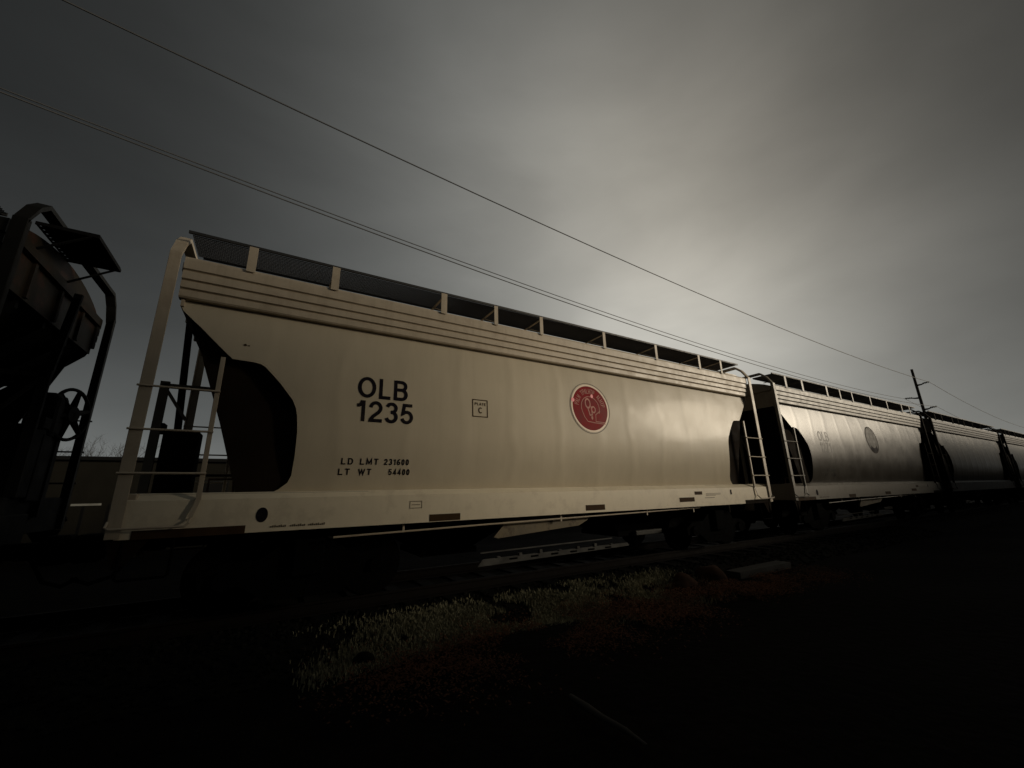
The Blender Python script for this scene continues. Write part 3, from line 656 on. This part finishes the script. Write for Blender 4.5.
def block(name, x0, x1, h, lab):  # added unseen blocks, heights stepped to shade verge, wheels and train ends
    root = empty(name, (x0, -4, 0)); w_ = x1-x0
    mb = MB(); mb.box(0, w_, -9, 0, -.4, h); mb.build('wall', M['brick'], root)
    mb = MB(); mb.box(-.1, w_+.1, -9.1, .12, h+.003, h+.18); mb.build('blocker_cap', M['shedtrim'], root)
    n = int(w_/3.2)
    for i in range(n): x = (i+.5)*w_/n; mb = MB(); mb.box(x-.5, x+.5, .003, .05, 1.2, 2.6, .01); mb.build('blocker_shutter', M['shedtrim'], root)
    tag(root, lab, 'light_blocker', 'added light blockers facing the train')
block('shade_blocker', -24, 3.2, 5.0, 'low added light-blocking brick box behind the photographer, left end')
block('shade_blocker', 3.3, 16.2, 8.4, 'tall added light-blocking brick box behind the photographer')
block('shade_blocker', 16.3, 31, 4.0, 'long low added light-blocking brick box facing the first tan car')
block('shade_blocker', 31.1, 41, 5.5, 'middle height added light-blocking brick box facing the second tan car')
block('shade_blocker', 41.1, 90, 7.2, 'tall added light-blocking brick box facing the far end of the train')
def bush(x, y, h, lab, seed, cat='bush'):
    rnd = random.Random(seed); mb = MB()
    def br(p, d, l, r, dep):
        pts = [p]; dd = d.copy(); q = p.copy()
        for i in range(3): dd = (dd + Vector((rnd.uniform(-.35,.35), rnd.uniform(-.35,.35), rnd.uniform(-.05,.2)))).normalized(); q = q + dd*l/3; pts.append(q.copy())
        mb.tube(pts, [r, r*.8, r*.6, r*.4], 4, cap=False)
        if dep:
            for k in range(3 if dep > 1 else 4):
                nd = (dd + Vector((rnd.uniform(-.9,.9), rnd.uniform(-.9,.9), rnd.uniform(-.2,.6)))).normalized(); br(pts[rnd.choice((2, 3))], nd, l*.62, r*.5, dep-1)
    for k in range(5): br(Vector((x+rnd.uniform(-.3,.3), y+rnd.uniform(-.3,.3), -.35)), Vector((rnd.uniform(-.4,.4), rnd.uniform(-.4,.4), 1)).normalized(), h*.5, .05, 4)
    root = mb.build('bare_'+cat, M['twig']); tag(root, lab, cat, 'leafless bushes behind the shed')
for i, (x, h, lab) in enumerate(((-10.2, 4.5, 'small bare bush over the shed roof, leftmost, beside the brake wheel post'), (-8.6, 5.0, 'bare bush over the shed roof just right of the bent hand rail'),
        (-7.2, 5.0, 'bare bush over the shed roof between the hand rail and the ladder post'), (-5.9, 4.9, 'bare bush over the shed roof close against the wide ladder post'))):
    bush(x, 31.5, h, lab, 11+i)

# ------------------------------------------------------------------ verge between camera and track
def blades(name, m, n, xr, yr, h, seed, lab, cat, wid=.008, curve=.5, dens=None):
    rnd = random.Random(seed); mb = MB(); c = 0
    while c < n:
        x = rnd.uniform(*xr); y = rnd.uniform(*yr)
        if dens and rnd.random() > dens(x, y): continue
        c += 1; a = rnd.uniform(0, 6.28); hh = h*rnd.uniform(.4, 1.3); lx, ly = math.cos(a), math.sin(a); b_ = rnd.uniform(.1, curve)*hh; z = -.345 + .17*min(1, max(0, (y-(YC-2.3))/.75))
        px, py = -ly*wid, lx*wid
        mb.add([(x-px,y-py,z),(x+px,y+py,z),(x+lx*b_*.35+px*.7,y+ly*b_*.35+py*.7,z+hh*.6),(x+lx*b_*.35-px*.7,y+ly*b_*.35-py*.7,z+hh*.6),(x+lx*b_,y+ly*b_,z+hh)], [(0,1,2,3),(3,2,4)])
    return tag(mb.build(name, m), lab, cat, kind='stuff')
from mathutils import noise
def clump(x, y, s=1.0, q=0.0):
    n_ = noise.noise(Vector((x*1.1*s, y*1.5*s, q)))*.9 + noise.noise(Vector((x*3.1*s, y*3.3*s, q+4)))*.6
    e = math.exp(-((y-(5.2 if q == 0 else 4.5))/(.5 if q == 0 else .55))**2) * min(1, max(0, (x-.4)/1.6)) * min(1, max(0, ((7.5 if q == 0 else 10.5)-x)/3))
    return max(0.0, min(1.0, (.45+n_*1.3)*e*1.3))
blades('weeds', M['weed'], 34000, (.4, 7.5), (4.2, 6.2), .05, 3, 'low grey green weeds along the edge of the ballast', 'weeds', dens=lambda x, y: clump(x, y))
def litter(n, xr, yr, seed):
    rnd = random.Random(seed); mb = MB(); c = 0
    while c < n:
        x = rnd.uniform(*xr); y = rnd.uniform(*yr)
        if rnd.random() > clump(x, y, .8, 1.3): continue
        c += 1; s = rnd.uniform(.007, .020); a = rnd.uniform(0, 6.28); t1, t2 = rnd.uniform(-.6, .6), rnd.uniform(-.6, .6); ca, sa = math.cos(a), math.sin(a); z = -.29 + rnd.uniform(0, .035) + .17*min(1, max(0, (y-(YC-2.3))/.75))
        vs = []
        for u, v in ((-1,0),(-.2,-.55),(1,0),(-.2,.55)): vs.append((x+s*(u*ca-v*sa), y+s*(u*sa+v*ca), z+s*(u*t1+v*t2)))
        mb.add(vs, [(0,1,2,3)])
    tag(mb.build('leaf_litter', M['leaf']), 'dark red brown fallen leaves scattered in front of the weeds', 'leaves', kind='stuff')
litter(30000, (.3, 10.5), (3.2, 5.4), 5)
def rock(x, y, r, lab, sq=.6, m='rock', name='rock', seed=0):
    rnd = random.Random(seed); bm = bmesh.new(); bmesh.ops.create_icosphere(bm, subdivisions=3, radius=1)
    ph = [rnd.uniform(0, 6) for _ in range(6)]
    for v in bm.verts:
        c = v.co; k = 1 + .18*math.sin(c.x*2.3+ph[0])*math.cos(c.y*2.9+ph[1]) + .1*math.sin(c.z*4+ph[2]+c.x*3); v.co = Vector((c.x*k*r, c.y*k*r*.8, c.z*k*r*sq))
    mb = MB(); mb.bm(bm); o = mb.build(name, M[m], smooth=40, loc=(x, y, -.30)); tag(o, lab, name.split('_')[-1], 'rocks on the verge')
rock(6.6, 5.15, .27, 'orange brown rock on the verge, the left one of two below the train', .7, seed=1)
rock(7.6, 5.3, .33, 'larger dark brown rock just right of the orange brown one', .75, seed=2)
mb = MB(); mb.box(8.0, 9.9, 4.95, 5.25, -.33, -.20, .012); tag(mb.build('concrete_slab', M['slab']), 'pale flat concrete piece lying right of the two rocks', 'slab')
mb = MB(); mb.tube([(2.34, 3.07, -.25), (2.37, 2.9, -.27), (2.35, 2.72, -.26), (2.40, 2.52, -.28), (2.40, 2.33, -.29)], [.022, .028, .024, .02, .012], 8)
tag(mb.build('fallen_branch', M['twigpale'], smooth=60), 'pale fallen stick on the black ground near the bottom of the photo', 'branch')
for i, (x, y) in enumerate(((1.1, 5.0), (2.6, 5.5), (4.1, 5.45), (5.2, 5.6))): rock(x, y, .10, ('small dark stone at the left end of the weeds', 'small dark stone among the weeds below the number 1235', 'small dark stone among the weeds below the gate rack', 'small dark stone where the weeds meet the orange brown rock')[i], .7, 'stone', 'stone', seed=5+i)
